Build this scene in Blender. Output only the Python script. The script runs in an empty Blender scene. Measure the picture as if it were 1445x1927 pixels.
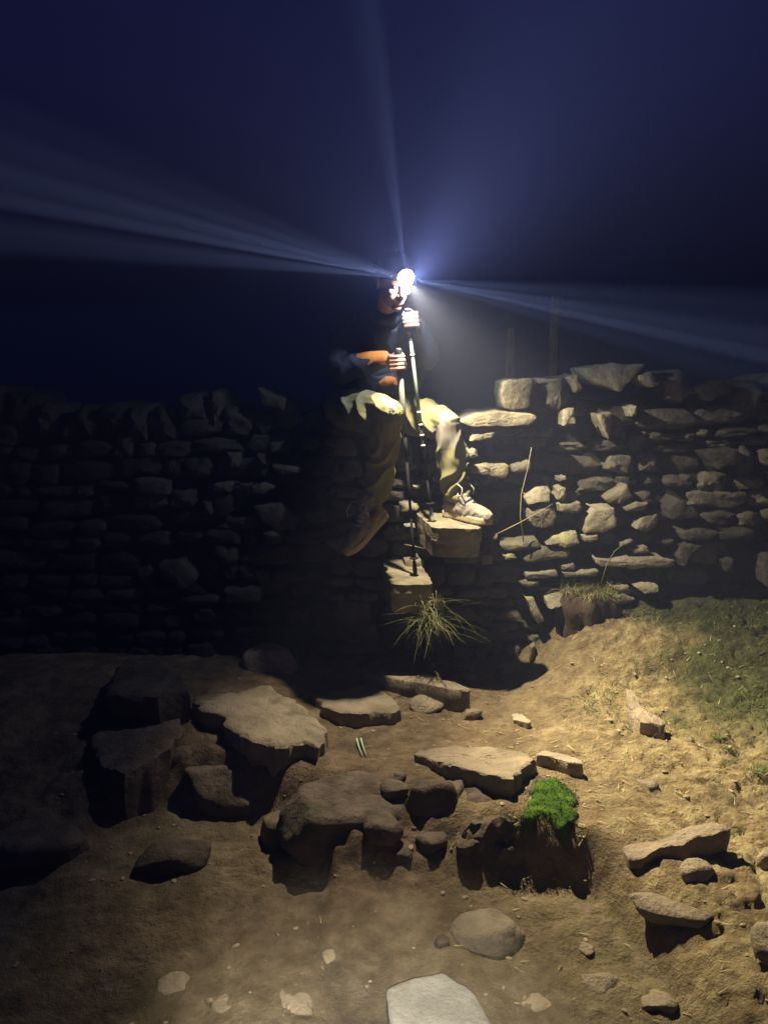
import bpy, bmesh, math, random
import numpy as np
from mathutils import Vector, Matrix, noise

random.seed(11)
C = bpy.context.scene.collection
SC = bpy.context.scene
R = math.radians

# ------------------------------------------------------------------ camera
CAM = Vector((0.0, 0.0, 1.55)); PITCH = R(10.7); F = 1445.0
cd = bpy.data.cameras.new('camera'); cam = bpy.data.objects.new('camera', cd); C.objects.link(cam)
cam.location = CAM; cam.rotation_euler = (R(90) - PITCH, 0, 0)
cd.sensor_fit = 'HORIZONTAL'; cd.sensor_width = 36; cd.lens = 36; cd.clip_start = .05; cd.clip_end = 400
SC.camera = cam
# ------------------------------------------------------------------ night sky
w = bpy.data.worlds.new('World'); SC.world = w; w.use_nodes = True
nt = w.node_tree; nt.nodes.clear()
sky = nt.nodes.new('ShaderNodeTexSky'); sky.sky_type = 'NISHITA'; sky.sun_disc = False
sky.sun_elevation = R(-3.0); sky.sun_rotation = R(180); sky.air_density = 1; sky.dust_density = .3; sky.ozone_density = 3
mul = nt.nodes.new('ShaderNodeMix'); mul.data_type = 'RGBA'; mul.blend_type = 'MULTIPLY'; mul.inputs[0].default_value = 1
mul.inputs[7].default_value = (.72, .80, 2.9, 1)
bg = nt.nodes.new('ShaderNodeBackground'); bg.inputs[1].default_value = 0.12
out = nt.nodes.new('ShaderNodeOutputWorld')
nt.links.new(sky.outputs[0], mul.inputs[6]); nt.links.new(mul.outputs[2], bg.inputs[0]); nt.links.new(bg.outputs[0], out.inputs[0])
SC.view_settings.view_transform = 'Standard'; SC.view_settings.look = 'None'
SC.view_settings.exposure = 0; SC.view_settings.gamma = 1; SC.view_settings.use_curve_mapping = False
SC.cycles.volume_bounces = 0; SC.cycles.max_bounces = 5; SC.cycles.diffuse_bounces = 1
SC.cycles.use_denoising = True; SC.cycles.sample_clamp_indirect = 2

# powers (watts) of the lamps, added glow and flare streaks included
HOT_W, FLOOD_W, SPILL_W, UP_W, STREAK_W, TORCH_W = 620, 225, 27, 430, 4000, 620
HAZE = 0.0145

# ------------------------------------------------------------------ where things stand
def ray(px, py):
    u = (px - 722.5) / F; v = (963.5 - py) / F
    cp, sp = math.cos(PITCH), math.sin(PITCH)
    return Vector((u, cp + v * sp, -sp + v * cp))
def A(px, py, Y):
    d = ray(px, py); return CAM + d * (Y / d.y)
def AZ(px, py, z):
    d = ray(px, py); return CAM + d * ((z - CAM.z) / d.z)
def sstep(a, b, x):
    t = np.clip((x - a) / (b - a), 0, 1); return t * t * (3 - 2 * t)
_rs = np.random.RandomState(5); _T = _rs.rand(256, 256)
def vn(x, y):
    xi = np.floor(x).astype(int); yi = np.floor(y).astype(int); fx = x - xi; fy = y - yi
    fx = fx * fx * (3 - 2 * fx); fy = fy * fy * (3 - 2 * fy)
    a = _T[xi & 255, yi & 255]; b = _T[(xi + 1) & 255, yi & 255]; c = _T[xi & 255, (yi + 1) & 255]; d = _T[(xi + 1) & 255, (yi + 1) & 255]
    return (a + (b - a) * fx) * (1 - fy) + (c + (d - c) * fx) * fy - .5
def fbm(x, y, f, o=3):
    s = 0; a = 1
    for i in range(o):
        s = s + a * vn(x * f + 17.3 * i, y * f + 5.1 * i); f *= 2.1; a *= .5
    return s
YBX = [-6, -3, -.95, -.8, -.5, -.28, -.17, -.05, .08, .3, .62, .72, .95, 1.5, 3, 6]
YBY = [3.3, 3.1, 2.98, 2.92, 2.84, 2.78, 2.54, 2.58, 2.60, 2.47, 2.40, 2.36, 2.25, 2.0, 1.8, 1.6]
LOW = -.20
def H(x, y):
    x = np.asarray(x, float); y = np.asarray(y, float)
    yb = np.interp(x, YBX, YBY) + .05 * fbm(x, y * 0, 3.1, 3)
    wd = .08 + .05 * vn(x * 4.1, y * 0 + 2.2) + .22 * np.exp(-((x + .02) / .26) ** 2) + .95 * sstep(.68, 1.1, x) + .5 * sstep(-.75, -1.5, x)
    t = sstep(yb - wd * 1.6, yb + wd * .4, y)
    h = LOW * (1 - t)
    h = h + .035 * sstep(2.6, 3.6, y) * 0
    # bank below the right-hand wall, hollow at the foot of the stile
    h = h + .30 * sstep(.62, 1.15, x) * sstep(3.15, 3.85, y) + .05 * sstep(1.2, 2.2, x) * sstep(2.6, 3.4, y)
    h = h - .05 * np.exp(-((x - .62) / .22) ** 2 - ((y - 3.75) / .25) ** 2)
    h = h + .09 * np.exp(-((x + 1.6) / .8) ** 2 - ((y - 3.5) / .4) ** 2)
    rough = .55 + .75 * sstep(.5, 1.3, x)
    near = sstep(14, 6, np.abs(x)) * sstep(16, 7, np.abs(y - 2))
    h = h + .045 * fbm(x, y, 1.3, 2) + rough * near * (.026 * fbm(x + 3, y * 1.5, 6, 3) + .011 * fbm(x, y * 1.7 + 9, 23, 2) + .0045 * fbm(x + 7, y * 1.3, 62, 2))
    h = h + .05 * t * (1 - t) * 4 * fbm(x, y * 1.2, 11, 3) * (1 - sstep(.55, .85, x))
    lowm = 1 - sstep(-.24, -.14, h); h = h + lowm * near * (.020 * fbm(x + 9, y + 2, 8, 2) + .012 * fbm(x, y + 5, 19, 2) + .006 * fbm(x, y, 47, 2))
    rid = np.abs(fbm(x * .8 + 31, y * 1.9, 9, 2))
    h = h - .022 * near * sstep(.55, 1.2, x) * sstep(.10, .0, rid)
    return h
def Hs(x, y): return float(H(np.array([x]), np.array([y]))[0])
def G(px, py):
    z = 0.0
    for _ in range(25):
        p = AZ(px, py, z); z = z * .5 + .5 * Hs(p.x, p.y)
    p = AZ(px, py, z); return p
def face_y(z): return 3.86 + .10 * z
def W(px, py, proud=0):
    Y = 3.95
    for _ in range(6):
        p = A(px, py, Y); Y = face_y(p.z) - proud
    return A(px, py, Y)

# ------------------------------------------------------------------ materials
M = {}
def material(name, col, rough=.9, col2=None, scale=8, bump=0, bscale=60, col3=None, s3=3, objvar=0, metal=0, sub=None, detail=8, bdist=.01, spec=.25):
    m = bpy.data.materials.new(name); m.use_nodes = True; t = m.node_tree; n = t.nodes; l = t.links
    b = n['Principled BSDF']; b.inputs['Roughness'].default_value = rough; b.inputs['Metallic'].default_value = metal
    b.inputs['Specular IOR Level'].default_value = spec
    b.inputs['Base Color'].default_value = (*col, 1)
    geo = n.new('ShaderNodeNewGeometry')
    def nz(s, d=8, r=.6):
        x = n.new('ShaderNodeTexNoise'); x.inputs['Scale'].default_value = s; x.inputs['Detail'].default_value = d; x.inputs['Roughness'].default_value = r
        l.new(geo.outputs['Position'], x.inputs['Vector']); return x
    cur = None
    if col2:
        r = n.new('ShaderNodeValToRGB'); r.color_ramp.elements[0].position = .35; r.color_ramp.elements[1].position = .65
        r.color_ramp.elements[0].color = (*col, 1); r.color_ramp.elements[1].color = (*col2, 1)
        l.new(nz(scale, detail).outputs['Fac'], r.inputs[0]); cur = r.outputs[0]
        if col3:
            r2 = n.new('ShaderNodeValToRGB'); r2.color_ramp.elements[0].position = .56; r2.color_ramp.elements[1].position = .68
            l.new(nz(s3, 6).outputs['Fac'], r2.inputs[0])
            mx = n.new('ShaderNodeMix'); mx.data_type = 'RGBA'; l.new(r2.outputs[0], mx.inputs[0]); l.new(cur, mx.inputs[6]); mx.inputs[7].default_value = (*col3, 1); cur = mx.outputs[2]
        if objvar:
            oi = n.new('ShaderNodeObjectInfo'); mr = n.new('ShaderNodeMapRange'); mr.inputs[3].default_value = 1 - objvar; mr.inputs[4].default_value = 1 + objvar
            l.new(oi.outputs['Random'], mr.inputs[0]); hs = n.new('ShaderNodeHueSaturation'); l.new(mr.outputs[0], hs.inputs['Value']); l.new(cur, hs.inputs['Color']); cur = hs.outputs[0]
        l.new(cur, b.inputs['Base Color'])
    if bump:
        bp = n.new('ShaderNodeBump'); bp.inputs['Strength'].default_value = bump; bp.inputs['Distance'].default_value = bdist
        a = nz(bscale, 10, .65); l.new(a.outputs['Fac'], bp.inputs['Height']); l.new(bp.outputs[0], b.inputs['Normal'])
    M[name] = m; return m
material('gritstone', (.22, .18, .125), .92, (.38, .31, .22), 7, 1.0, 45, (.15, .125, .08), 4, .2, bdist=.02)
material('wall_stone', (.06, .055, .043), .93, (.125, .113, .09), 11, 1.0, 34, (.09, .09, .05), 6, .45, bdist=.014)  # fill stones: shade between the lit stones put into a darker colour
material('shade_stone', (.017, .016, .014), .95, (.034, .032, .027), 11, 1.0, 34, None, 6, .45, bdist=.014)  # left wall's shade put into a near-black stone colour
material('lit_stone', (.15, .135, .095), .93, (.28, .25, .18), 11, 1.0, 34, (.31, .31, .15), 6, .35, bdist=.014)  # protruding stones: lamplight put in as a paler copy of the wall stone
material('stile_stone', (.15, .13, .085), .92, (.31, .27, .18), 10, 1.0, 36, (.20, .19, .08), 7, .12, bdist=.012)
material('brown_stone', (.075, .057, .042), .92, (.17, .13, .098), 9, 1.0, 40, (.05, .06, .02), 5, .2, bdist=.018)
material('pale_stone', (.20, .19, .165), .9, (.36, .345, .31), 7, 1.0, 50, (.22, .18, .12), 5, .05, bdist=.012)
material('core_rubble', (.02, .018, .015), 1, (.035, .03, .025), 20, .8, 40)
material('grass', (.055, .095, .015), .75, (.14, .17, .04), 3, 0)
material('meadow_grass', (.10, .13, .035), .7, (.20, .21, .07), 14, 0)
material('dry_grass', (.34, .28, .13), .8, (.50, .43, .22), 20, 0)
material('moss', (.025, .065, .005), .97, (.07, .14, .012), 26, .9, 110)
material('pebble', (.20, .155, .11), .9, (.38, .31, .21), 25, .5, 80)
material('old_wood', (.04, .032, .02), .95, (.08, .062, .04), 12, .7, 40)
material('skin', (.28, .15, .10), .6, (.34, .19, .13), 30, .25, 160, bdist=.003, spec=.4)
material('trousers', (.155, .145, .065), .95, (.21, .195, .09), 14, .5, 260, bdist=.003)
material('knee_fabric', (.17, .155, .125), .9, (.21, .195, .16), 20, .6, 300, bdist=.003)
material('jacket', (.014, .017, .028), .65, (.026, .031, .048), 10, .5, 60, bdist=.006, spec=.4)
material('orange_fabric', (.52, .16, .025), .75, (.62, .22, .04), 14, .5, 70, bdist=.004)
material('hair', (.05, .032, .02), .8, (.08, .05, .03), 60, .8, 200)
material('beanie', (.03, .03, .035), .95, (.05, .05, .055), 40, .8, 220)
material('boot_leather', (.20, .17, .14), .8, (.28, .25, .21), 22, .6, 160, bdist=.004)
material('boot_sole', (.42, .34, .20), .85, (.50, .42, .27), 22, .5, 120, bdist=.004)
material('lace', (.36, .33, .32), .8, (.5, .47, .45), 50, 0)
material('black_rubber', (.012, .012, .014), .85, (.02, .02, .022), 40, .2, 200, spec=.1)
material('pole_paint', (.16, .22, .19), .4, (.24, .30, .26), 30, 0, metal=.5, spec=.5)
material('pole_foam', (.09, .095, .08), .85, (.13, .135, .115), 40, .5, 150, bdist=.004)
material('bright_ring', (.8, .8, .8), .3, metal=.6)
material('flare_ghost', (.42, .62, .44), .5, (.5, .72, .55), 20, 0)  # pale green of a lens flare ghost, not of grass
def emission(name, col, s):
    m = bpy.data.materials.new(name); m.use_nodes = True; t = m.node_tree; t.nodes.clear()
    e = t.nodes.new('ShaderNodeEmission'); e.inputs[0].default_value = (*col, 1); e.inputs[1].default_value = s
    o = t.nodes.new('ShaderNodeOutputMaterial'); t.links.new(e.outputs[0], o.inputs[0]); M[name] = m
material('peat', (.05, .036, .024), .97, (.09, .065, .042), 12, .9, 50)
material('dim_stone', (.032, .03, .026), .93, (.058, .054, .046), 11, 1.0, 34, None, 6, .3, bdist=.014)  # darker copy of the wall stone, weak lamplight put into its colour
emission('lens_glow', (1, .90, .66), 22)
# soil: brown trodden earth that turns to pale straw-coloured grit on the right of the path, grey-green mud below the ledge
m = bpy.data.materials.new('soil'); m.use_nodes = True; t = m.node_tree; n = t.nodes; l = t.links; b = n['Principled BSDF']
b.inputs['Roughness'].default_value = .95; b.inputs['Specular IOR Level'].default_value = .2
geo = n.new('ShaderNodeNewGeometry'); sep = n.new('ShaderNodeSeparateXYZ'); l.new(geo.outputs['Position'], sep.inputs[0])
def nz(s, d=8, r=.6):
    x = n.new('ShaderNodeTexNoise'); x.inputs['Scale'].default_value = s; x.inputs['Detail'].default_value = d; x.inputs['Roughness'].default_value = r
    l.new(geo.outputs['Position'], x.inputs['Vector']); return x.outputs['Fac']
def ramp(fac, stops):
    r = n.new('ShaderNodeValToRGB'); e = r.color_ramp.elements
    while len(e) < len(stops): e.new(.5)
    for k, (p, c) in enumerate(stops): e[k].position = p; e[k].color = (*c, 1)
    l.new(fac, r.inputs[0]); return r.outputs[0]
def mixc(f, a, c):
    x = n.new('ShaderNodeMix'); x.data_type = 'RGBA'; l.new(f, x.inputs[0]); l.new(a, x.inputs[6]); l.new(c, x.inputs[7]); return x.outputs[2]
def math_(op, a, c=None):
    x = n.new('ShaderNodeMath'); x.operation = op
    for i, v in enumerate((a, c)):
        if v is None: continue
        if isinstance(v, (int, float)): x.inputs[i].default_value = v
        else: l.new(v, x.inputs[i])
    return x.outputs[0]
def mr(v, a, b_, c=0, d=1):
    x = n.new('ShaderNodeMapRange'); l.new(v, x.inputs[0]); x.inputs[1].default_value = a; x.inputs[2].default_value = b_; x.inputs[3].default_value = c; x.inputs[4].default_value = d; return x.outputs[0]
brown = ramp(nz(14), [(.3, (.12, .082, .05)), (.5, (.20, .142, .09)), (.7, (.29, .215, .135))])
straw = ramp(nz(17, 10, .7), [(.28, (.15, .105, .05)), (.46, (.28, .215, .11)), (.62, (.42, .36, .19)), (.75, (.50, .45, .27))])
mud = ramp(nz(7, 10, .7), [(.3, (.12, .105, .05)), (.47, (.21, .185, .105)), (.6, (.30, .26, .175)), (.74, (.40, .36, .28))])
fx = mr(math_('ADD', sep.outputs[0], math_('MULTIPLY', nz(2.2, 5), .9)), .45, 1.75)
fz = mr(math_('ADD', sep.outputs[2], math_('MULTIPLY', nz(5, 4), .06)), -.12, -.25)
c = mixc(fx, brown, straw); c = mixc(fz, c, mud)
bandm = math_('MULTIPLY', mr(math_('ADD', sep.outputs[1], math_('MULTIPLY', nz(3, 5), .7)), 3.15, 3.6), mr(math_('ADD', sep.outputs[0], math_('MULTIPLY', nz(4, 5), .9)), 1.65, 2.0))
c = mixc(bandm, c, ramp(nz(20), [(.3, (.05, .06, .02)), (.7, (.11, .115, .045))]))
pv = n.new('ShaderNodeHueSaturation'); l.new(mr(nz(3.3, 6, .65), .36, .64, .62, 1.12), pv.inputs['Value']); l.new(c, pv.inputs['Color']); c = pv.outputs[0]
l.new(c, b.inputs['Base Color'])
bp = n.new('ShaderNodeBump'); bp.inputs['Strength'].default_value = 1; bp.inputs['Distance'].default_value = .02
l.new(math_('ADD', nz(75, 10, .7), math_('MULTIPLY', nz(22, 6, .6), 1.3)), bp.inputs['Height']); l.new(bp.outputs[0], b.inputs['Normal']); M['soil'] = m

# ------------------------------------------------------------------ object helpers
def tag(o, label=None, cat=None, group=None, kind=None):
    if label: o['label'] = label
    if cat: o['category'] = cat
    if group: o['group'] = group
    if kind: o['kind'] = kind
    return o
def obj(name, me, mat=None, parent=None, loc=None, smooth=True):
    if isinstance(me, bmesh.types.BMesh):
        x = bpy.data.meshes.new(name); me.to_mesh(x); me.free(); me = x
    if mat is not None and not me.materials: me.materials.append(M[mat] if isinstance(mat, str) else mat)
    if smooth and len(me.polygons): me.polygons.foreach_set('use_smooth', [True] * len(me.polygons))
    o = bpy.data.objects.new(name, me); C.objects.link(o)
    if loc is not None: o.location = loc
    if parent is not None: o.parent = parent
    return o
def empty(name, loc=(0, 0, 0)):
    o = bpy.data.objects.new(name, None); o.empty_display_size = .1; C.objects.link(o); o.location = loc; return o
def shift_origin(me, p):
    me.transform(Matrix.Translation(-Vector(p)))
def resample(pts, N, jit=0, seed=0):
    pts = [Vector(p) for p in pts]; L = [0]
    for i in range(len(pts)): L.append(L[-1] + (pts[(i + 1) % len(pts)] - pts[i]).length)
    out = []
    for k in range(N):
        s = L[-1] * k / N; i = max(j for j in range(len(pts)) if L[j] <= s)
        q = pts[i].lerp(pts[(i + 1) % len(pts)], (s - L[i]) / max(1e-9, L[i + 1] - L[i])); out.append(q)
    for _ in range(1):
        out = [(out[i - 1] + out[i] * 4 + out[(i + 1) % N]) / 6 for i in range(N)]
    c = sum(out, Vector((0, 0))) / N
    if jit:
        out = [q + (q - c).normalized() * jit * (noise.noise(Vector((q.x * 22, q.y * 22, seed))) + .5 * noise.noise(Vector((q.x * 60, q.y * 60, seed + 4)))) for q in out]
    return out, c
def slab_mesh(poly, thick, frame, seed=0, N=48, bulge=.0, rnd=.012, taper=0., amp=.008, freq=9, jit=.01, nside=5, layers=0):
    """rock whose broad face is the outline poly; frame(a, b, h) gives the point h above that face"""
    pts, c = resample(poly, N, jit, seed)
    rad = max((p - c).length for p in pts)
    rings = [(.3, 0), (.55, 0), (.76, 0), (.9, 0), (.965, -.25 * rnd), (1.0, -rnd)]
    if N < 30: rings = [(.5, 0), (.82, 0), (.95, -.3 * rnd), (1.0, -rnd)]
    nr = len(rings)
    for k in range(1, nside + 1):
        q = k / nside; rings.append((1 + taper * q + (.035 * noise.noise(Vector((q * 6.3 * nside / 5, seed * 1.7, 2))) if layers else 0), -rnd - (thick - rnd) * q))
    rings.append((.5, -thick))
    me = bpy.data.meshes.new('rock'); V = []; Fc = []
    def disp(a, b_, h, top):
        p = Vector((a, b_, h)) * freq; s = seed * 3.7
        n1 = noise.noise(p + Vector((s, 0, 0))); n2 = noise.noise(p * 2.7 + Vector((0, s, 0))); n3 = noise.noise(p * 6.5 + Vector((0, 0, s)))
        m_ = amp * (n1 + .45 * n2 + .22 * n3)
        if layers and top:
            q = n1 * 1.3 + (a - b_) * 3; m_ += layers * (math.floor(q * 3) / 3 - q) * .5
        return m_
    def put(a, b_, h, s, top):
        d = disp(a, b_, h, top); r = Vector((a, b_)) - c; rr = r.normalized() if r.length > 1e-6 else Vector((0, 0))
        if s >= .96: a += rr.x * d * 1.4; b_ += rr.y * d * 1.4
        h2 = h + (d if top else 0) + (bulge * (1 - min(s, 1) ** 2) if top else 0)
        V.append(frame(a, b_, h2))
    put(c.x, c.y, 0, 0, True)
    for s, h in rings:
        top = h > -rnd * 1.01
        for p in pts:
            q = c + (p - c) * s; put(q.x, q.y, h, s, top)
    for k in range(N): Fc.append((0, 1 + k, 1 + (k + 1) % N))
    for r in range(len(rings) - 1):
        o1 = 1 + r * N; o2 = o1 + N
        for k in range(N): Fc.append((o1 + k, o2 + k, o2 + (k + 1) % N, o1 + (k + 1) % N))
    o1 = 1 + (len(rings) - 1) * N; Fc.append(tuple(o1 + k for k in reversed(range(N))))
    me.from_pydata([tuple(v) for v in V], [], Fc)
    bm = bmesh.new(); bm.from_mesh(me); bmesh.ops.recalc_face_normals(bm, faces=bm.faces); bm.to_mesh(me); bm.free()
    return me
def crisp(o, ang=38):
    me = o.data
    bm = bmesh.new(); bm.from_mesh(me)
    for e in bm.edges: e.smooth = not (len(e.link_faces) == 2 and e.calc_face_angle(0) > R(ang))
    bm.to_mesh(me); bm.free()
def rock(name, label, cat, outline, up, thick, mat='gritstone', group=None, z=None, kind=None, tilt=(0, 0), **kw):
    cx = sum(p[0] for p in outline) / len(outline); cy = sum(p[1] for p in outline) / len(outline)
    g = G(cx, cy); zt = (g.z if z is None else z) + up
    P = [AZ(px, py, zt) for px, py in outline]; poly = [(p.x, p.y) for p in P]
    c0 = AZ(cx, cy, zt)
    if z is None and mat != 'pale_stone':
        tilt = (tilt[0], tilt[1] - (.17 if up < .055 else .12))
        sx = (Hs(c0.x + .25, c0.y) - Hs(c0.x - .25, c0.y)) / .5; sy = (Hs(c0.x, c0.y + .2) - Hs(c0.x, c0.y - .2)) / .4; thick += .08
        tilt = (tilt[0] + .8 * max(-.35, min(.35, sx)), tilt[1] + .8 * max(-.35, min(.35, sy)))
    fr = lambda a, b_, h: Vector((a, b_, zt + h + tilt[0] * (a - c0.x) + tilt[1] * (b_ - c0.y)))
    kw.setdefault('seed', int(cx * 7 + cy) % 97); kw.setdefault('layers', .012)
    me = slab_mesh(poly, thick, fr, **kw)
    base = Vector((c0.x, c0.y, zt - thick)); shift_origin(me, base)
    o = obj(name, me, mat, loc=base); crisp(o); tag(o, label, cat, group, kind); return o
def lump(name, label, cat, px, py, rx, ry, rz, sink=.35, mat='brown_stone', group=None, seed=0, rot=0, cuts=9, z=None, sub=3, rough=.10):
    """broken field stone: an ellipsoid with flat fracture faces and pitted skin, half sunk in the ground"""
    r_ = random.Random(seed * 13 + 5); bm = bmesh.new(); bmesh.ops.create_icosphere(bm, subdivisions=sub, radius=1)
    pl = []
    for _ in range(cuts):
        n_ = Vector((r_.gauss(0, 1), r_.gauss(0, 1), r_.gauss(0, .8))).normalized(); pl.append((n_, r_.uniform(.55, .88)))
    pl.append((Vector((r_.uniform(-.2, .2), r_.uniform(-.2, .2), 1)).normalized(), r_.uniform(.45, .7)))
    for v in bm.verts:
        p = v.co.copy()
        for n_, d in pl:
            q = p.dot(n_) - d
            if q > 0: p -= n_ * q
        q = p + Vector((seed * 3.1, 0, 0)); p *= 1 + rough * noise.noise(q * 2.1) + rough * .5 * noise.noise(q * 5.3) + rough * .25 * noise.noise(q * 11)
        v.co = Vector((p.x * rx, p.y * ry, p.z * rz))
    for e in bm.edges: e.smooth = not (len(e.link_faces) == 2 and e.calc_face_angle(0) > R(24))
    g = G(px, py) if z is None else AZ(px, py, z)
    o = obj(name, bm, mat, loc=g + Vector((0, 0, rz * (1 - 2 * sink) * .6))); o.rotation_euler = (r_.uniform(-.15, .15), r_.uniform(-.15, .15), rot)
    tag(o, label, cat, group); return o
def tube(bm, pts, rad, seg=8, flat=1.0):
    pts = [Vector(p) for p in pts]; rad = rad if isinstance(rad, (list, tuple)) else [rad] * len(pts); prev = None; n0 = None
    for i, p in enumerate(pts):
        t_ = (pts[min(i + 1, len(pts) - 1)] - pts[max(i - 1, 0)]).normalized()
        if n0 is None: n0 = t_.orthogonal().normalized()
        n0 = (n0 - t_ * n0.dot(t_)).normalized(); b0 = t_.cross(n0)
        ring = [bm.verts.new(p + (n0 * math.cos(2 * math.pi * k / seg) + b0 * math.sin(2 * math.pi * k / seg) * flat) * rad[i]) for k in range(seg)]
        if prev:
            for k in range(seg): bm.faces.new((prev[k], prev[(k + 1) % seg], ring[(k + 1) % seg], ring[k]))
        else: bm.faces.new(ring[::-1])
        prev = ring
    bm.faces.new(prev); return bm
def blade(V, Fc, base, tip_vec, width, droop, seg=3):
    side = Vector((tip_vec.y, -tip_vec.x, 0)); side = side.normalized() if side.length > 1e-5 else Vector((1, 0, 0))
    s = len(V)
    for k in range(seg):
        q = k / seg; p = base + tip_vec * q + Vector((0, 0, -droop * q * q)); w_ = width * (1 - q * .7) * .5
        V.append(p - side * w_); V.append(p + side * w_)
    V.append(base + tip_vec + Vector((0, 0, -droop)))
    for k in range(seg - 1): Fc.append((s + 2 * k, s + 2 * k + 1, s + 2 * k + 3, s + 2 * k + 2))
    Fc.append((s + 2 * seg - 2, s + 2 * seg - 1, s + 2 * seg))
def mesh_of(V, Fc):
    me = bpy.data.meshes.new('blades'); me.from_pydata([tuple(v) for v in V], [], Fc); return me

# ------------------------------------------------------------------ ground: one sheet out to the dark
def axis(lo, hi, step, far, grow=1.16):
    a = list(np.arange(lo, hi, step)); d = step; x = a[-1]; r = []
    while x < far: d *= grow; x += d; r.append(x)
    d = step; x = a[0]; l_ = []
    while x > -far: d *= grow; x -= d; l_.append(x)
    return np.array(l_[::-1] + a + r)
gx = axis(-1.7, 2.15, .0095, 44); gy = axis(1.35, 4.0, .0095, 44)
X, Yg = np.meshgrid(gx, gy); Z = H(X, Yg)
nx, ny = len(gx), len(gy)
co = np.stack([X, Yg, Z], -1).reshape(-1, 3)
i0 = (np.arange(ny - 1)[:, None] * nx + np.arange(nx - 1)[None, :]).ravel()
quads = np.stack([i0, i0 + 1, i0 + 1 + nx, i0 + nx], -1)
me = bpy.data.meshes.new('ground'); me.vertices.add(len(co)); me.vertices.foreach_set('co', co.ravel())
me.loops.add(quads.size); me.loops.foreach_set('vertex_index', quads.ravel().astype(np.int32))
me.polygons.add(len(quads)); me.polygons.foreach_set('loop_start', (np.arange(len(quads)) * 4).astype(np.int32)); me.update(); me.validate()
tag(obj('ground', me, 'soil'), 'trodden brown and straw coloured earth stepping down in front of the wall', kind='structure')

# ------------------------------------------------------------------ dry stone walls and stile
wframe = lambda a, b_, h: Vector((a, face_y(b_) - h, b_))
def poly_w(outline): return [(W(px, py).x, W(px, py).z) for px, py in outline]
variants = []
for k in range(16):
    rr = random.Random(k + 3); pts = []
    for j in range(9):
        a = 2 * math.pi * (j + rr.uniform(-.25, .25)) / 9; e = rr.choice((.32, .42, .6))
        x = math.copysign(abs(math.cos(a)) ** e, math.cos(a)) * .5 * rr.uniform(.88, 1.04); y = math.copysign(abs(math.sin(a)) ** e, math.sin(a)) * .5 * rr.uniform(.82, 1.04)
        pts.append((x, y))
    me = slab_mesh(pts, 1.0, lambda a, b_, h: Vector((a, -h, b_)), seed=k, N=18, bulge=.10, rnd=.07, amp=.11, freq=2.6, jit=.07, nside=2, taper=-.06)
    _b = bmesh.new(); _b.from_mesh(me)
    for e_ in _b.edges: e_.smooth = not (len(e_.link_faces) == 2 and e_.calc_face_angle(0) > R(32))
    _b.to_mesh(me); _b.free()
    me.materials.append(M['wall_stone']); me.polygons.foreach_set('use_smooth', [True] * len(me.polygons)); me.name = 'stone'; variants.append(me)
_dk = {}
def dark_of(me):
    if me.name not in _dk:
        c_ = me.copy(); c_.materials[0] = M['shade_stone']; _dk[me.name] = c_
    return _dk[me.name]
def overlaps(x, z, w_, h_, boxes):
    for (a, b_, c_, d_) in boxes:
        ox = min(x + w_, c_) - max(x, a); oz = min(z + h_, d_) - max(z, b_)
        if ox > 0 and oz > 0 and ox * oz > .22 * w_ * h_: return True
    return False
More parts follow.
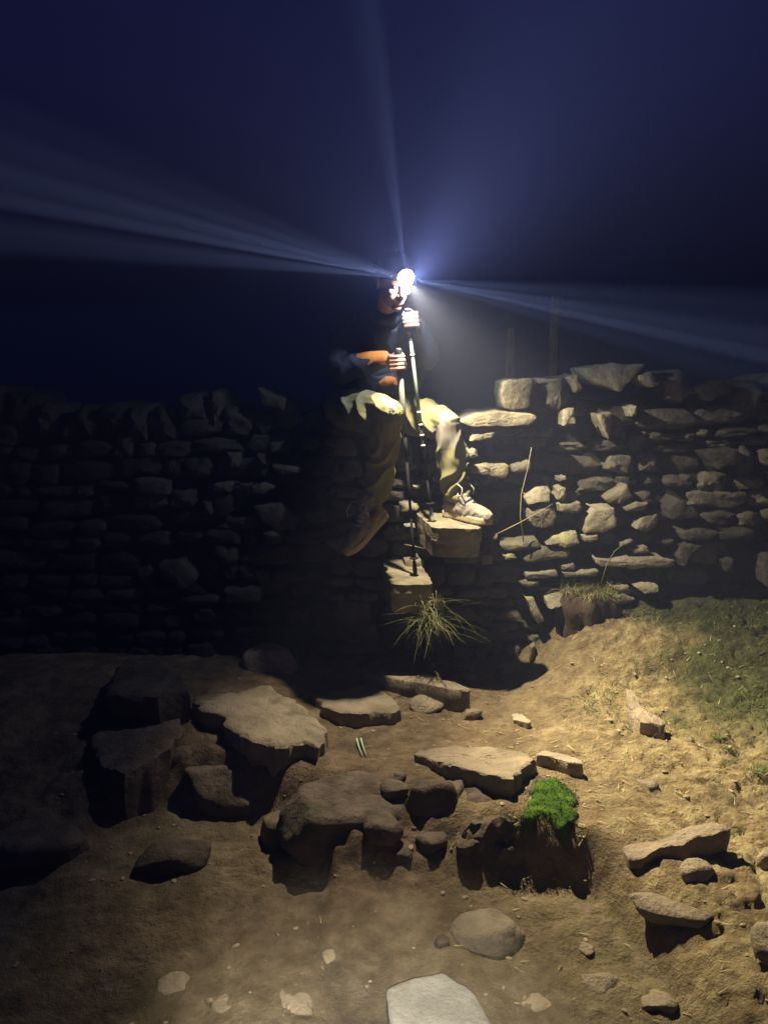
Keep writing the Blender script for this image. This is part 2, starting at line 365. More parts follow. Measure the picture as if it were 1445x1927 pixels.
def build_wall(name, label, x0, x1, top, base, feats, seed, shown=(-2.3, 2.4), copes=True, mat='wall_stone', deep=.05, fmat='lit_stone'):
    rr = random.Random(seed); root = empty(name, ((x0 + x1) / 2, 4.1, 0)); tag(root, label, 'wall' if 'wall' in name else 'stile')
    L = root.location.copy()
    bm = bmesh.new()                                        # rubble heart of the wall
    nxx = 24
    def prof(x): return top(x) - (.16 if copes else .05)
    rows = []
    for k in range(nxx + 1):
        x = x0 + .02 + (x1 - x0 - .04) * k / nxx; tz = prof(x)
        rows.append([bm.verts.new(Vector(p) - L) for p in ((x, face_y(-.3) + .12, -.45), (x, face_y(tz) + .12, tz), (x, 4.50, tz), (x, 4.62, -.45))])
    for k in range(nxx):
        for j in range(3): bm.faces.new((rows[k][j], rows[k][j + 1], rows[k + 1][j + 1], rows[k + 1][j]))
    bm.faces.new(rows[0]); bm.faces.new(rows[-1][::-1]); bmesh.ops.recalc_face_normals(bm, faces=bm.faces)
    obj('rubble_core', bm, 'core_rubble', root, smooth=False)
    boxes = []
    for f in feats:
        outl, proud, th = f[0], f[1], f[2]; P = poly_w(outl); boxes.append((min(p[0] for p in P), min(p[1] for p in P), max(p[0] for p in P), max(p[1] for p in P)))
        cx = sum(p[0] for p in P) / len(P); cz = sum(p[1] for p in P) / len(P)
        kw = dict(seed=int(cx * 91 + cz * 37) % 89, N=36, bulge=.012, rnd=.009, amp=.007, freq=16, jit=.008, nside=3, layers=.008)
        if len(f) > 3: kw.update(f[3])
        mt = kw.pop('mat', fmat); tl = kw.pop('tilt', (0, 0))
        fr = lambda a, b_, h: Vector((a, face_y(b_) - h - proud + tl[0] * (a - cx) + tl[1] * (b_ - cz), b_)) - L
        if cx > 1.45 and mt == 'lit_stone': mt = 'dim_stone'  # beam fading at the far right is put into the stone colour
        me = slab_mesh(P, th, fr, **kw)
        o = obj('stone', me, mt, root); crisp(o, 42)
        if kw.get('label'): o['label'] = kw['label']
    cnt = len(feats); extra = []
    z = -.06; course = 0
    while z < 1.6:
        h_ = rr.uniform(.055, .125); x = x0 + rr.uniform(-.05, 0)
        while x < x1:
            w_ = rr.uniform(.09, .30) * (1.15 if h_ > .09 else .85); w_ = min(w_, x1 - x + .03); cx = x + w_ / 2; cz = z + h_ / 2
            if w_ > .03 and cz + h_ * .3 < prof(cx) + .02 and cz > base(cx) - .08:
                rec = rr.uniform(.0, deep) + (.03 if seed != 3 else 0); hh = h_ * rr.uniform(.86, 1.0)
                if overlaps(x, z, w_, h_, boxes): rec += .075
                lx, lz = cx, cz + rr.uniform(-.012, .012) + .022 * math.sin(cx * 2.3 + seed) + .012 * math.sin(cx * 7 + z * 5)
                if rr.random() < .14: hh *= 1.55; w_m = .8
                else: w_m = 1
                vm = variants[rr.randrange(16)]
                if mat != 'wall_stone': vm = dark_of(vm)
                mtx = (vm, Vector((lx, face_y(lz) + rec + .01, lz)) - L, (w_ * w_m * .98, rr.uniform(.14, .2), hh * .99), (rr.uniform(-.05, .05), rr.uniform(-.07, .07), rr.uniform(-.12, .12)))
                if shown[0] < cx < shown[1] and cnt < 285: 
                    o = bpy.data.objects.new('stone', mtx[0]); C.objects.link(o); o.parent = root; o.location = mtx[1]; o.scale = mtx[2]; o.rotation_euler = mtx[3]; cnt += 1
                else: extra.append(mtx)
            x += w_
        z += h_
    if copes:
        x = x0
        while x < x1 - .03:
            w_ = rr.uniform(.07, .19); tz = top(x + w_ / 2); hh = rr.uniform(.15, .24)
            if not overlaps(x, tz - .14, w_, .12, [bx for bx in boxes if bx[3] > prof(x) + .02]):
                ln = rr.uniform(-.28, .28)
                vm = variants[rr.randrange(16)]
                if mat != 'wall_stone': vm = dark_of(vm)
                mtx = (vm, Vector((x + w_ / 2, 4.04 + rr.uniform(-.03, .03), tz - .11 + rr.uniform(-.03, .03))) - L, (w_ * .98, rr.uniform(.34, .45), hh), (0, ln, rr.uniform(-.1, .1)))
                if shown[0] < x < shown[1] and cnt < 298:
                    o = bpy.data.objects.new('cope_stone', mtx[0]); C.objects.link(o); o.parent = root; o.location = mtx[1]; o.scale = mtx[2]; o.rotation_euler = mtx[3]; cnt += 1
                else: extra.append(mtx)
            x += w_
    if extra:
        bm = bmesh.new()
        for me, lo, s, ro in extra:
            k = len(bm.verts); bm.from_mesh(me); bm.verts.ensure_lookup_table()
            from mathutils import Euler
            mt = Matrix.Translation(lo) @ Euler(ro).to_matrix().to_4x4() @ Matrix.Diagonal((*s, 1))
            for v in bm.verts[k:]: v.co = mt @ v.co
        o = obj('distant_stones', bm, mat, root); o['kind'] = 'stuff'
    return root

left_feats = [
    ([(487, 728), (540, 752), (536, 770), (498, 764)], .05, .3), ([(513, 875), (565, 878), (568, 888), (530, 893)], .035, .15), ([(475, 914), (500, 906), (520, 915), (500, 928), (480, 925)], .04, .15),
    ([(385, 943), (402, 943), (401, 965), (385, 966)], .035, .15), ([(480, 952), (530, 945), (560, 972), (558, 996), (520, 996), (488, 976)], .03, .16), ([(498, 1001), (525, 998), (533, 1008), (505, 1011)], .045, .15),
    ([(487, 855), (499, 856), (500, 872), (488, 872)], .04, .12), ([(508, 832), (533, 830), (530, 845), (512, 850)], .035, .12), ([(430, 850), (452, 850), (450, 880), (434, 878)], .03, .12),
    ([(404, 910), (440, 908), (436, 925), (402, 922)], .03, .12), ([(578, 962), (612, 958), (618, 980), (582, 982)], .03, .12), ([(300, 1060), (345, 1052), (372, 1090), (350, 1110), (310, 1090)], .03, .16),
    ([(420, 1108), (490, 1106), (492, 1130), (425, 1134)], .03, .16), ([(260, 900), (320, 905), (318, 930), (262, 928)], .03, .16)]
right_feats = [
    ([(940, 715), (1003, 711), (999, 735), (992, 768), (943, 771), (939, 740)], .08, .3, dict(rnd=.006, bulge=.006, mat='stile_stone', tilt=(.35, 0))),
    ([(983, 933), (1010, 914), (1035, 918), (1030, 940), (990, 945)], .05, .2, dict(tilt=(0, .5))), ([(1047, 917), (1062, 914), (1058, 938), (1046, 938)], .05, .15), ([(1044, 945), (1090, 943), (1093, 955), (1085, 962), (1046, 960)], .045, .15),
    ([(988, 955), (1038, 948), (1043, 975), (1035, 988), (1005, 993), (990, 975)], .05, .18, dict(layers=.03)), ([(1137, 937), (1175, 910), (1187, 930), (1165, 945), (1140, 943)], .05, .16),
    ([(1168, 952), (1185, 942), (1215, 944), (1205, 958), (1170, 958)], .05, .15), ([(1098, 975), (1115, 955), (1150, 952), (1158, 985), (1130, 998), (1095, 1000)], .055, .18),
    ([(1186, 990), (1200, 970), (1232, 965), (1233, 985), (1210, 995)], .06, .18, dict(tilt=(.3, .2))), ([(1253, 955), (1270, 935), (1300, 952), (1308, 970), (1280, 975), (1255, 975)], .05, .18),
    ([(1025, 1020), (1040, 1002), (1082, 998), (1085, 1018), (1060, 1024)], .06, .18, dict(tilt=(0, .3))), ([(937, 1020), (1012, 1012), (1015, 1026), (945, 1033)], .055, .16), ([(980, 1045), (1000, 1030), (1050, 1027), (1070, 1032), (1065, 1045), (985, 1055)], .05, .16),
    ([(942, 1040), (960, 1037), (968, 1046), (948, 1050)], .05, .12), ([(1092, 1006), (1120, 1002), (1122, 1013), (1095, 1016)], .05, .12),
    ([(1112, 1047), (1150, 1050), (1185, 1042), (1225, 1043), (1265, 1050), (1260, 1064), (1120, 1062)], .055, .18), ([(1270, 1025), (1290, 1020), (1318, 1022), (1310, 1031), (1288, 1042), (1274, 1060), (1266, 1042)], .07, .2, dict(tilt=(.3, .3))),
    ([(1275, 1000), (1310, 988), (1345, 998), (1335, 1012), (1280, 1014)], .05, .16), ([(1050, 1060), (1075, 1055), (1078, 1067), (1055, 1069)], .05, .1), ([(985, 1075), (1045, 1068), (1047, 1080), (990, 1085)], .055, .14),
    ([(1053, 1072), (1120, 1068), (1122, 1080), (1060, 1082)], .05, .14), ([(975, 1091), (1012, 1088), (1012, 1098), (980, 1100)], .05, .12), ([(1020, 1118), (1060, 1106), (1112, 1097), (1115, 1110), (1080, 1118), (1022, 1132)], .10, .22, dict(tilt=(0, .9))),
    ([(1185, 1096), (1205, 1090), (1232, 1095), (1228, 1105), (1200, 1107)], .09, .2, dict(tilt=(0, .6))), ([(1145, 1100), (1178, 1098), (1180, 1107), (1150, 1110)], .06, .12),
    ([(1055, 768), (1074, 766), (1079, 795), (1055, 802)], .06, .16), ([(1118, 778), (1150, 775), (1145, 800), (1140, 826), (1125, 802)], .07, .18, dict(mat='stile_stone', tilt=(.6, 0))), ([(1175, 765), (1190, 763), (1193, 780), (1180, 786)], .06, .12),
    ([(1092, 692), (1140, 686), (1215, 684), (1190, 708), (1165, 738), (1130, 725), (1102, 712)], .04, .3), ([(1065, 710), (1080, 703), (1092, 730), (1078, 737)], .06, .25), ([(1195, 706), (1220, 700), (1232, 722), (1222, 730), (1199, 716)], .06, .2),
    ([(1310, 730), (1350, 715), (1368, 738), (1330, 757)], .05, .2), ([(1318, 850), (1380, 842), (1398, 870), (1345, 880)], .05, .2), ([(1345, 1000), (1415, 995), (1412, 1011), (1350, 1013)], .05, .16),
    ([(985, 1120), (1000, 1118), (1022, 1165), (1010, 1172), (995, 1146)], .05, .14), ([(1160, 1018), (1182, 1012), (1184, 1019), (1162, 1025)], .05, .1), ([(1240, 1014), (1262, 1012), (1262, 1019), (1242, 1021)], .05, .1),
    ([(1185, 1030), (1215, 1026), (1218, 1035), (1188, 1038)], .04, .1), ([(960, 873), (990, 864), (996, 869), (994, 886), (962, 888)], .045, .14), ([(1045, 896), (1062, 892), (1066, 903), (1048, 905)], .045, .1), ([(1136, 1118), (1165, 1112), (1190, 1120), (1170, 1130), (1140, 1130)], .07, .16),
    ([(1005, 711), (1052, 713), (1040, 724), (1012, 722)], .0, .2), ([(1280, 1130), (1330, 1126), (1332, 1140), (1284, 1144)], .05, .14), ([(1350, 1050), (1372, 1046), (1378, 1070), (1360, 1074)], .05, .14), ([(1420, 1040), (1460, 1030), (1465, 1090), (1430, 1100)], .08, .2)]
stile_feats = [
    ([(858, 791), (880, 777), (950, 772), (1003, 777), (1002, 790), (990, 797), (900, 800), (868, 799)], .13, .42, dict(rnd=.008, bulge=.004, mat='stile_stone', layers=.02)),
    ([(885, 803), (940, 800), (931, 812), (905, 824), (876, 829)], .10, .3, dict(mat='stile_stone', layers=.03, tilt=(0, .25))), ([(877, 845), (890, 838), (899, 856), (878, 860)], .085, .2, dict(mat='stile_stone')),
    ([(878, 872), (905, 868), (952, 870), (955, 892), (940, 896), (900, 888), (882, 886)], .09, .25, dict(mat='stile_stone', layers=.03)), ([(885, 903), (894, 901), (896, 909), (886, 910)], .06, .1),
    ([(750, 948), (784, 945), (789, 953), (782, 960), (752, 961)], .04, .15), ([(788, 966), (800, 966), (803, 977), (793, 977)], .04, .12), ([(757, 983), (780, 984), (782, 990), (760, 989)], .05, .12),
    ([(758, 1050), (795, 1047), (797, 1064), (765, 1068)], .045, .15), ([(776, 911), (790, 910), (790, 917), (778, 918)], .05, .1), ([(921, 1004), (933, 1003), (934, 1012), (922, 1013)], .05, .1),
    ([(905, 1045), (925, 1042), (928, 1060), (908, 1062)], .02, .12)]
topL = lambda x: 1.40 + .03 * math.sin(x * 5.3) + .025 * math.sin(x * 13 + 1)
topR = lambda x: float(np.interp(x, [.55, .78, 1.0, 1.4, 1.8, 3, 6], [1.40, 1.46, 1.53, 1.54, 1.52, 1.5, 1.5])) + .02 * math.sin(x * 9)
topS = lambda x: float(np.interp(x, [-.3, 0, .36, .56], [1.27, 1.24, 1.24, 1.2]))
gb = lambda x: Hs(x, 3.8)
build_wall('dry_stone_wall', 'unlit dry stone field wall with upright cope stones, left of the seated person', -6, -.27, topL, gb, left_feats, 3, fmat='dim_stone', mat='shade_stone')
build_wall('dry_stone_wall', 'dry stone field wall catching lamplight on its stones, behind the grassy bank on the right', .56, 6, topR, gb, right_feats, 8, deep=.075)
stile = build_wall('stone_stile', 'low stretch of wall with projecting stone steps that the person sits on', -.27, .56, topS, gb, stile_feats, 21, copes=False)
def part_slab(name, P, zt, th, root, mat, **kw):
    fr = lambda a, b_, h: Vector((a, b_, zt + h)) - root.location
    me = slab_mesh(P, th, fr, **kw); o = obj(name, me, mat, root); crisp(o, 34); return o
def zp(pts, z): return [(AZ(px, py, z).x, AZ(px, py, z).y) for px, py in pts]
part_slab('step', [(.165, 4.05), (.175, 3.86), (.228, 3.56), (.262, 3.54), (.345, 3.535), (.435, 3.53), (.465, 3.56), (.475, 4.05)], .808, .15, stile, 'stile_stone', seed=5, N=84, bulge=0, rnd=.005, amp=.0055, freq=16, jit=.007, nside=9, layers=.008, taper=-.07)
part_slab('step', [(-.01, 4.05), (.0, 3.72), (.035, 3.54), (.09, 3.525), (.232, 3.54), (.225, 3.7), (.17, 4.05)], .534, .15, stile, 'stile_stone', seed=9, N=72, bulge=0, rnd=.005, amp=.005, freq=15, jit=.006, nside=7, layers=.008, taper=-.07)
part_slab('seat_slab', [(-.27, 4.5), (-.27, 3.98), (.05, 3.95), (.33, 3.97), (.33, 4.5)], 1.272, .07, stile, 'wall_stone', seed=2, N=48, bulge=0, rnd=.008, amp=.006, freq=12, jit=.01, nside=3, layers=.01)

# old timber posts of the stile behind the wall
for k, (px, y0_, y1_, Y, lab) in enumerate([(958, 618, 716, 4.78, 'short leaning timber post behind the square cope stone of the stile'), (1042, 556, 716, 4.95, 'tall timber post standing behind the right wall')]):
    t_ = A(px + 4, y0_, Y); b_ = A(px - 4, y1_, Y); b_.z = Hs(b_.x, b_.y) - .1
    bm = bmesh.new(); tube(bm, [b_, b_.lerp(t_, .5) + Vector((.006, 0, 0)), t_ - Vector((0, 0, .02)), t_], [.034, .032, .031, .022], 7)
    me = bpy.data.meshes.new('post'); bm.to_mesh(me); bm.free(); shift_origin(me, b_)
    tag(obj('timber_post', me, 'old_wood', loc=b_, smooth=False), lab, 'post', 'timber posts behind the wall')

# ------------------------------------------------------------------ rocks on the ground
N_LEDGE = 0
rock('boulder', 'big flat topped boulder with a dark undercut front, left of the worn earth path', 'boulder', [(358, 1318), (380, 1305), (440, 1302), (508, 1290), (545, 1310), (585, 1335), (612, 1362), (618, 1385), (600, 1400), (570, 1393), (520, 1404), (470, 1393), (432, 1374), (420, 1352), (388, 1346)], .06, .42, N=96, bulge=.012, rnd=.012, taper=-.05, amp=.014, freq=6, jit=.02, nside=8, layers=.02, tilt=(-.02, .02))
rock('flat_rock', 'flat rock with a shadowed curved front edge, right of the big flat topped boulder', 'rock', [(588, 1306), (598, 1296), (645, 1292), (690, 1276), (715, 1290), (742, 1310), (757, 1334), (745, 1342), (700, 1347), (640, 1345), (608, 1332)], .055, .16, N=80, rnd=.008, taper=-.04, amp=.009, freq=8, jit=.012, tilt=(.02, 0))
rock('flat_rock', 'long slanting rock slab at the very edge of the darkness under the stile', 'rock', [(684, 1262), (702, 1259), (735, 1248), (792, 1256), (840, 1280), (886, 1304), (882, 1312), (846, 1306), (800, 1292), (760, 1281), (722, 1269)], .07, .17, N=80, rnd=.008, taper=-.03, amp=.009, freq=9, jit=.01, tilt=(.0, -.05))
rock('flat_rock', 'broad pale slab with rippled top, behind the mossy block', 'rock', [(772, 1404), (800, 1396), (860, 1392), (930, 1399), (985, 1410), (1012, 1430), (992, 1446), (966, 1476), (940, 1473), (900, 1461), (850, 1441), (812, 1424)], .05, .2, N=88, rnd=.008, taper=-.02, amp=.010, freq=8, jit=.014, layers=.03, tilt=(.02, .02))
moss_rock = rock('mossy_block', 'square earth covered block with bright green moss on its right corner', 'rock', [(880, 1492), (930, 1488), (975, 1488), (1010, 1468), (1050, 1474), (1078, 1502), (1091, 1546), (1060, 1552), (1000, 1545), (940, 1548), (880, 1542), (866, 1515)], -.005, .34, z=0, mat='brown_stone', N=80, bulge=.01, rnd=.05, taper=.02, amp=.034, freq=7, jit=.03, nside=8, tilt=(0, .12))
rock('paving_slab', 'pale grey flat slab at the bottom edge of the picture', 'slab', [(727, 1860), (765, 1842), (830, 1827), (868, 1850), (902, 1880), (925, 1925), (936, 1990), (850, 2040), (740, 2020)], .035, .07, mat='pale_stone', N=72, rnd=.006, amp=.004, freq=7, jit=.004, layers=.003)
rock('flat_rock', 'thin ragged slab jutting out over two dark hollows on the right slope', 'rock', [(1176, 1570), (1200, 1566), (1235, 1574), (1290, 1566), (1350, 1570), (1372, 1584), (1340, 1591), (1310, 1587), (1280, 1594), (1240, 1590), (1205, 1602), (1184, 1592)], .022, .12, N=80, rnd=.006, taper=-.08, amp=.01, freq=12, jit=.012)
rock('upright_rock', 'wedge shaped rock with a sharp dark hollow on the bright earth', 'rock', [(1178, 1302), (1192, 1303), (1206, 1326), (1225, 1342), (1254, 1352), (1248, 1360), (1205, 1358), (1184, 1332)], .05, .12, N=56, rnd=.006, amp=.010, freq=14, jit=.008, tilt=(-.1, .12))
rock('flat_rock', 'narrow rock beside dry straw, right of the rippled slab', 'rock', [(1004, 1412), (1022, 1407), (1062, 1417), (1092, 1430), (1096, 1442), (1070, 1438), (1035, 1424), (1010, 1420)], .035, .08, N=48, rnd=.006, amp=.006, freq=14, jit=.006)
rock('small_rock', 'dusty stone half buried right of the small pointed rock', 'rock', [(962, 1340), (972, 1332), (985, 1342), (1000, 1362), (994, 1370), (966, 1356)], .015, .06, N=40, rnd=.006, amp=.006, freq=18)
rock('small_rock', 'thin flat stone at the rim of the dark hollow under the stile', 'rock', [(935, 1248), (955, 1245), (978, 1250), (975, 1256), (945, 1254)], .03, .05, N=32, rnd=.004, amp=.004, freq=20)
rock('small_rock', 'small upright chip of stone catching light right of the dark hollow', 'rock', [(994, 1212), (1004, 1206), (1008, 1212), (1000, 1222)], .04, .07, N=24, rnd=.004, amp=.004, freq=20)
rock('small_rock', 'small tilted stone beside the drooping grass tuft', 'rock', [(868, 1268), (880, 1262), (896, 1270), (886, 1274)], .03, .05, N=24, rnd=.004, amp=.004, freq=20)
rock('boulder', 'dim hump backed boulder at the far left by the wall foot', 'boulder', [(196, 1305), (212, 1262), (245, 1234), (290, 1232), (335, 1258), (357, 1300), (300, 1312), (240, 1314)], .10, .3, mat='brown_stone', N=64, bulge=.03, rnd=.03, amp=.02, freq=6, jit=.02)  # darker stone colour stands in for the weak light at far left
rock('boulder', 'dim tilted slab left of the big flat topped boulder', 'boulder', [(170, 1380), (260, 1345), (340, 1345), (352, 1380), (300, 1420), (230, 1450), (180, 1430)], .03, .3, mat='brown_stone', N=64, bulge=.01, rnd=.03, amp=.02, freq=6, jit=.02)  # its dimness is put into the darker stone colour too

lump('rubble_rock', 'knobbly dark rock between the rippled slab and the lower ground', 'rock', 812, 1502, .11, .08, .10, .5, seed=3)
lump('ledge_rock', 'long dark ledge rock left of centre with earth trodden over its top', 'rock', 650, 1545, .33, .16, .17, .45, seed=11, rot=.38, z=-.10, sub=4)
lump('ledge_rock', 'dark rock sloping down to the left end of the earth ledge', 'rock', 545, 1572, .13, .10, .11, .45, seed=12, rot=.2)
lump('ledge_rock', 'dark sloping rock at the left shoulder of the mossy block', 'rock', 845, 1530, .12, .13, .14, .45, seed=14, rot=-.3, z=-.10, sub=4)
lump('boulder', 'dark low boulder under the front of the big flat topped boulder', 'boulder', 470, 1480, .30, .17, .19, .45, seed=17, rot=.1, z=-.16, sub=4)
lump('boulder', 'dark block at the left foot of the big flat topped boulder', 'boulder', 345, 1440, .13, .13, .15, .45, seed=18, rot=.4, z=-.12)
lump('round_rock', 'rounded brown rock sunk in the earth below the long slanting slab', 'rock', 804, 1328, .085, .075, .05, .5, mat='gritstone', seed=4, cuts=4)
lump('small_rock', 'small pointed rock casting a dark wedge right of the rounded brown rock', 'rock', 886, 1350, .055, .035, .045, .35, mat='gritstone', seed=6)
cobble = lump('boulder', 'smooth rounded cobble on the lower ground above the pale slab', 'rock', 916, 1762, .118, .090, .065, .40, mat='gritstone', seed=2, cuts=2, rough=.06, sub=4)
lump('small_rock', 'little dark stone touching the smooth rounded cobble', 'rock', 833, 1776, .026, .024, .022, .4, seed=8)
lump('small_rock', 'small slab just below the thin ragged slab on the right slope', 'rock', 1308, 1645, .06, .045, .045, .4, mat='gritstone', seed=21)
lump('flat_rock', 'low slanting rock with a soft shadow at the lower right', 'rock', 1266, 1722, .135, .045, .055, .42, mat='gritstone', seed=22, rot=-.45)
lump('small_rock', 'angular stone on the bright earth above the thin ragged slab', 'rock', 1222, 1480, .045, .045, .035, .45, mat='gritstone', seed=23, rot=-.6)
lump('round_rock', 'rounded stone cut off by the right edge near the bottom', 'rock', 1452, 1785, .07, .06, .06, .4, mat='gritstone', seed=24, cuts=3)
lump('small_rock', 'stone cut off by the right edge of the bright slope', 'rock', 1452, 1622, .05, .04, .045, .4, mat='gritstone', seed=25)
lump('boulder', 'dim angular rock on the dark lower ground at the left', 'boulder', 318, 1622, .15, .11, .10, .45, seed=26, rot=.4)
lump('boulder', 'dark boulder at the left edge of the lower ground', 'boulder', 60, 1610, .20, .14, .13, .45, seed=27)
lump('boulder', 'dim ridged boulder in the shade between the left wall and the flat topped boulder', 'boulder', 512, 1256, .17, .10, .13, .42, mat='gritstone', seed=28, rot=-.3)
rr = random.Random(77)
spots = [(742, 1490, .05, 'at the right tip of the long ledge rock'), (722, 1560, .07, 'below the long ledge rock'), (810, 1585, .055, 'in front of the sloping rock beside the mossy block'), (590, 1600, .04, 'at the left foot of the ledge'), (880, 1590, .05, 'against the front of the mossy block'), (950, 1600, .035, 'in the shadow before the mossy block'), (758, 1610, .035, 'alone in the mud below the ledge'), (750, 1462, .03, 'at the pointed left end of the rippled slab')]
for k, (px, py, r_, where) in enumerate(spots):
    lump('rubble_stone', 'dark broken stone ' + where, 'rock', px, py, r_ * 1.2, r_, r_ * .85, .42, seed=40 + k, rot=rr.uniform(0, 3), group='stones heaped along the ledge')
low = [(330, 1852, .045, 'flat and left of centre'), (420, 1888, .035, 'small, at the bottom left'), (620, 1800, .025, 'small, left of the rounded cobble'), (560, 1880, .05, 'broad, left of the pale slab'), (1010, 1884, .04, 'just right of the pale slab'), (1130, 1850, .05, 'broad and low, right of the rounded cobble'), (1240, 1885, .045, 'at the bottom right'), (1100, 1785, .025, 'small, right of the rounded cobble')]
for k, (px, py, r_, where) in enumerate(low):
    lump('trodden_stone', 'muddy sunken stone, ' + where, 'rock', px, py, r_ * 1.25, r_, r_ * .42, .72, mat='gritstone', seed=70 + k, rot=rr.uniform(0, 3), cuts=4, group='stones sunk in the lower ground')
# pebbles and grit trodden into the earth: too many to count
bm = bmesh.new(); rr = random.Random(4); icos = bpy.data.meshes.new('i'); tb = bmesh.new(); bmesh.ops.create_icosphere(tb, subdivisions=1, radius=1); tb.to_mesh(icos); tb.free()
Vp, Fp = [], []
iv = [v.co.copy() for v in icos.vertices]; ifc = [tuple(p.vertices) for p in icos.polygons]
for k in range(3000):
    x = rr.uniform(-1.5, 2.1); y = rr.uniform(1.5, 3.8); s = .002 + .010 * rr.random() ** 5.5
    if rr.random() > (.4 + .6 * min(1, max(0, x + .4)) if y > 2.3 else .45): continue
    z = Hs(x, y) + s * .15; a = rr.uniform(0, 6.28); q = len(Vp); e = (rr.uniform(.7, 1.5), rr.uniform(.6, 1.1), rr.uniform(.35, .8))
    for v in iv:
        jx = v * rr.uniform(.82, 1.15); X_ = jx.x * e[0]; Y_ = jx.y * e[1]
        Vp.append((x + s * (X_ * math.cos(a) - Y_ * math.sin(a)), y + s * (X_ * math.sin(a) + Y_ * math.cos(a)), z + s * jx.z * e[2]))
    Fp += [tuple(i + q for i in f) for f in ifc]
me = bpy.data.meshes.new('pebbles'); me.from_pydata(Vp, [], Fp)
tag(obj('pebbles', me, 'pebble', smooth=False), 'small pebbles and grit scattered over the trodden earth', kind='stuff')
# straw and dead blades lying about
V, Fc = [], []
for k in range(1000):
    x = rr.uniform(-.6, 2.1); y = rr.uniform(1.7, 3.7)
    if y < 2.3 and rr.random() < .7: continue
    if rr.random() > .3 + .7 * min(1, max(0, x * .9)): continue
    L_ = rr.uniform(.012, .05); a = rr.gauss(-.2, .8); b_ = Vector((x, y, Hs(x, y) + .004)); e = Vector((x + L_ * math.cos(a), y + L_ * math.sin(a), 0)); e.z = Hs(e.x, e.y) + .007
    blade(V, Fc, b_, e - b_, rr.uniform(.0015, .0035), rr.uniform(-.004, .002))
tag(obj('straw_litter', mesh_of(V, Fc), 'dry_grass'), 'bits of dry straw lying on the trodden earth', kind='stuff')
# grass on the bank
V, Fc = [], []
def grass_amount(x, y):
    e = fbm(np.array([x]), np.array([y]), 2.6, 3)[0]
    a = sstep(1.45, 1.75, np.array([x + e * .55]))[0] * sstep(3.0, 3.2, np.array([y + e * .3]))[0]
    b_ = math.exp(-((x - .98) / .13) ** 2 - ((y - 3.28) / .10) ** 2) * .9; c_ = math.exp(-((x - 1.2) / .2) ** 2 - ((y - 3.10) / .06) ** 2) * .9
    d_ = sstep(3.55, 3.75, np.array([y]))[0] * sstep(1.1, 1.3, np.array([x]))[0]
    return max(a, b_, c_, d_ * .8) * (.25 + 1.5 * (fbm(np.array([x]), np.array([y]), 7, 3)[0] + .25))
k = 0
while k < 16000:
    x = rr.uniform(.75, 3.2); y = rr.uniform(2.9, 3.84); k += 1
    if rr.random() > grass_amount(x, y): continue
    h_ = rr.uniform(.010, .034) * (1 + 1.6 * max(0, fbm(np.array([x]), np.array([y]), 5, 2)[0] + .15)); a = rr.uniform(0, 6.28); ln = rr.uniform(.3, 1.4) * h_
    blade(V, Fc, Vector((x, y, Hs(x, y) - .003)), Vector((math.cos(a) * ln, math.sin(a) * ln, h_)), rr.uniform(.002, .004), h_ * .3)
tag(obj('bank_grass', mesh_of(V, Fc), 'grass'), 'short green grass on the bank under the right wall', kind='stuff')
# tufts
def tuft(name, label, p, n_, hgt, spread, mats, droop, aim=(0, 0), width=(.0018, .0035), parts=('blades', 'dry_blades'), dry=.25, rad=.05, ragged=0):
    root = empty(name, p); tag(root, label, 'grass tuft', 'tufts of grass'); S = [([], []), ([], [])]
    for _ in range(n_):
        a = rr.uniform(0, 6.28); s = abs(rr.gauss(0, spread)); h_ = hgt * rr.uniform(.35, 1.0); r0 = rad * rr.random() ** .5; a0 = rr.uniform(0, 6.28)
        V, Fc = S[1 if rr.random() < dry else 0]
        blade(V, Fc, Vector((math.cos(a0) * r0, math.sin(a0) * r0 * .7, rr.gauss(0, ragged))), Vector((math.cos(a) * s + aim[0] * h_, math.sin(a) * s + aim[1] * h_, h_)), rr.uniform(*width), droop * h_ * rr.uniform(.1, 1.9), 5)
    for (V, Fc), nm, mt in zip(S, parts, mats):
        if V:
            o = obj(nm, mesh_of(V, Fc), mt, root); o['kind'] = 'stuff'
    return root
p = A(806, 1160, 3.55)
tuft('grass_tuft', 'drooping tuft of long grass growing out of the wall under the lowest stone step', p, 260, .10, .13, ('meadow_grass', 'dry_grass'), 1.3, (.05, -.6), dry=.25, rad=.07, ragged=.05)
tuft('grass_tuft', 'thin upright sprig of grass beside the lowest stone step', A(826, 1145, 3.50), 90, .11, .022, ('meadow_grass', 'dry_grass'), .3, (-.12, -.1), dry=.1, rad=.02)
g = G(1112, 1150)
hump = slab_mesh([(-.14, -.08), (.0, -.12), (.14, -.06), (.15, .08), (0, .12), (-.15, .08)], .22, lambda a, b_, h: Vector((a, b_, h)), seed=3, N=48, bulge=.05, rnd=.05, taper=-.1, amp=.03, freq=12, jit=.02)
hb = obj('turf_hummock', hump, 'peat', loc=(g.x - .03, g.y - .02, g.z + .07)); tag(hb, 'overhanging clod of turf with a dark hollow beneath, under the right wall', 'turf')
tuft('grass_tuft', 'tall tuft of mixed grass on the clod of turf under the right wall', g + Vector((-.02, 0, .10)), 900, .11, .06, ('meadow_grass', 'dry_grass'), .7, (.0, -.35), dry=.25, rad=.15)
tuft('grass_tuft', 'small green tuft on the bright slope at the right edge', G(1432, 1452), 160, .03, .03, ('grass', 'dry_grass'), .3, dry=.15, rad=.05)
tuft('grass_tuft', 'tiny green sprig on the pale earth left of the right edge tuft', G(1352, 1388), 60, .02, .02, ('grass', 'dry_grass'), .3, dry=.1, rad=.03)
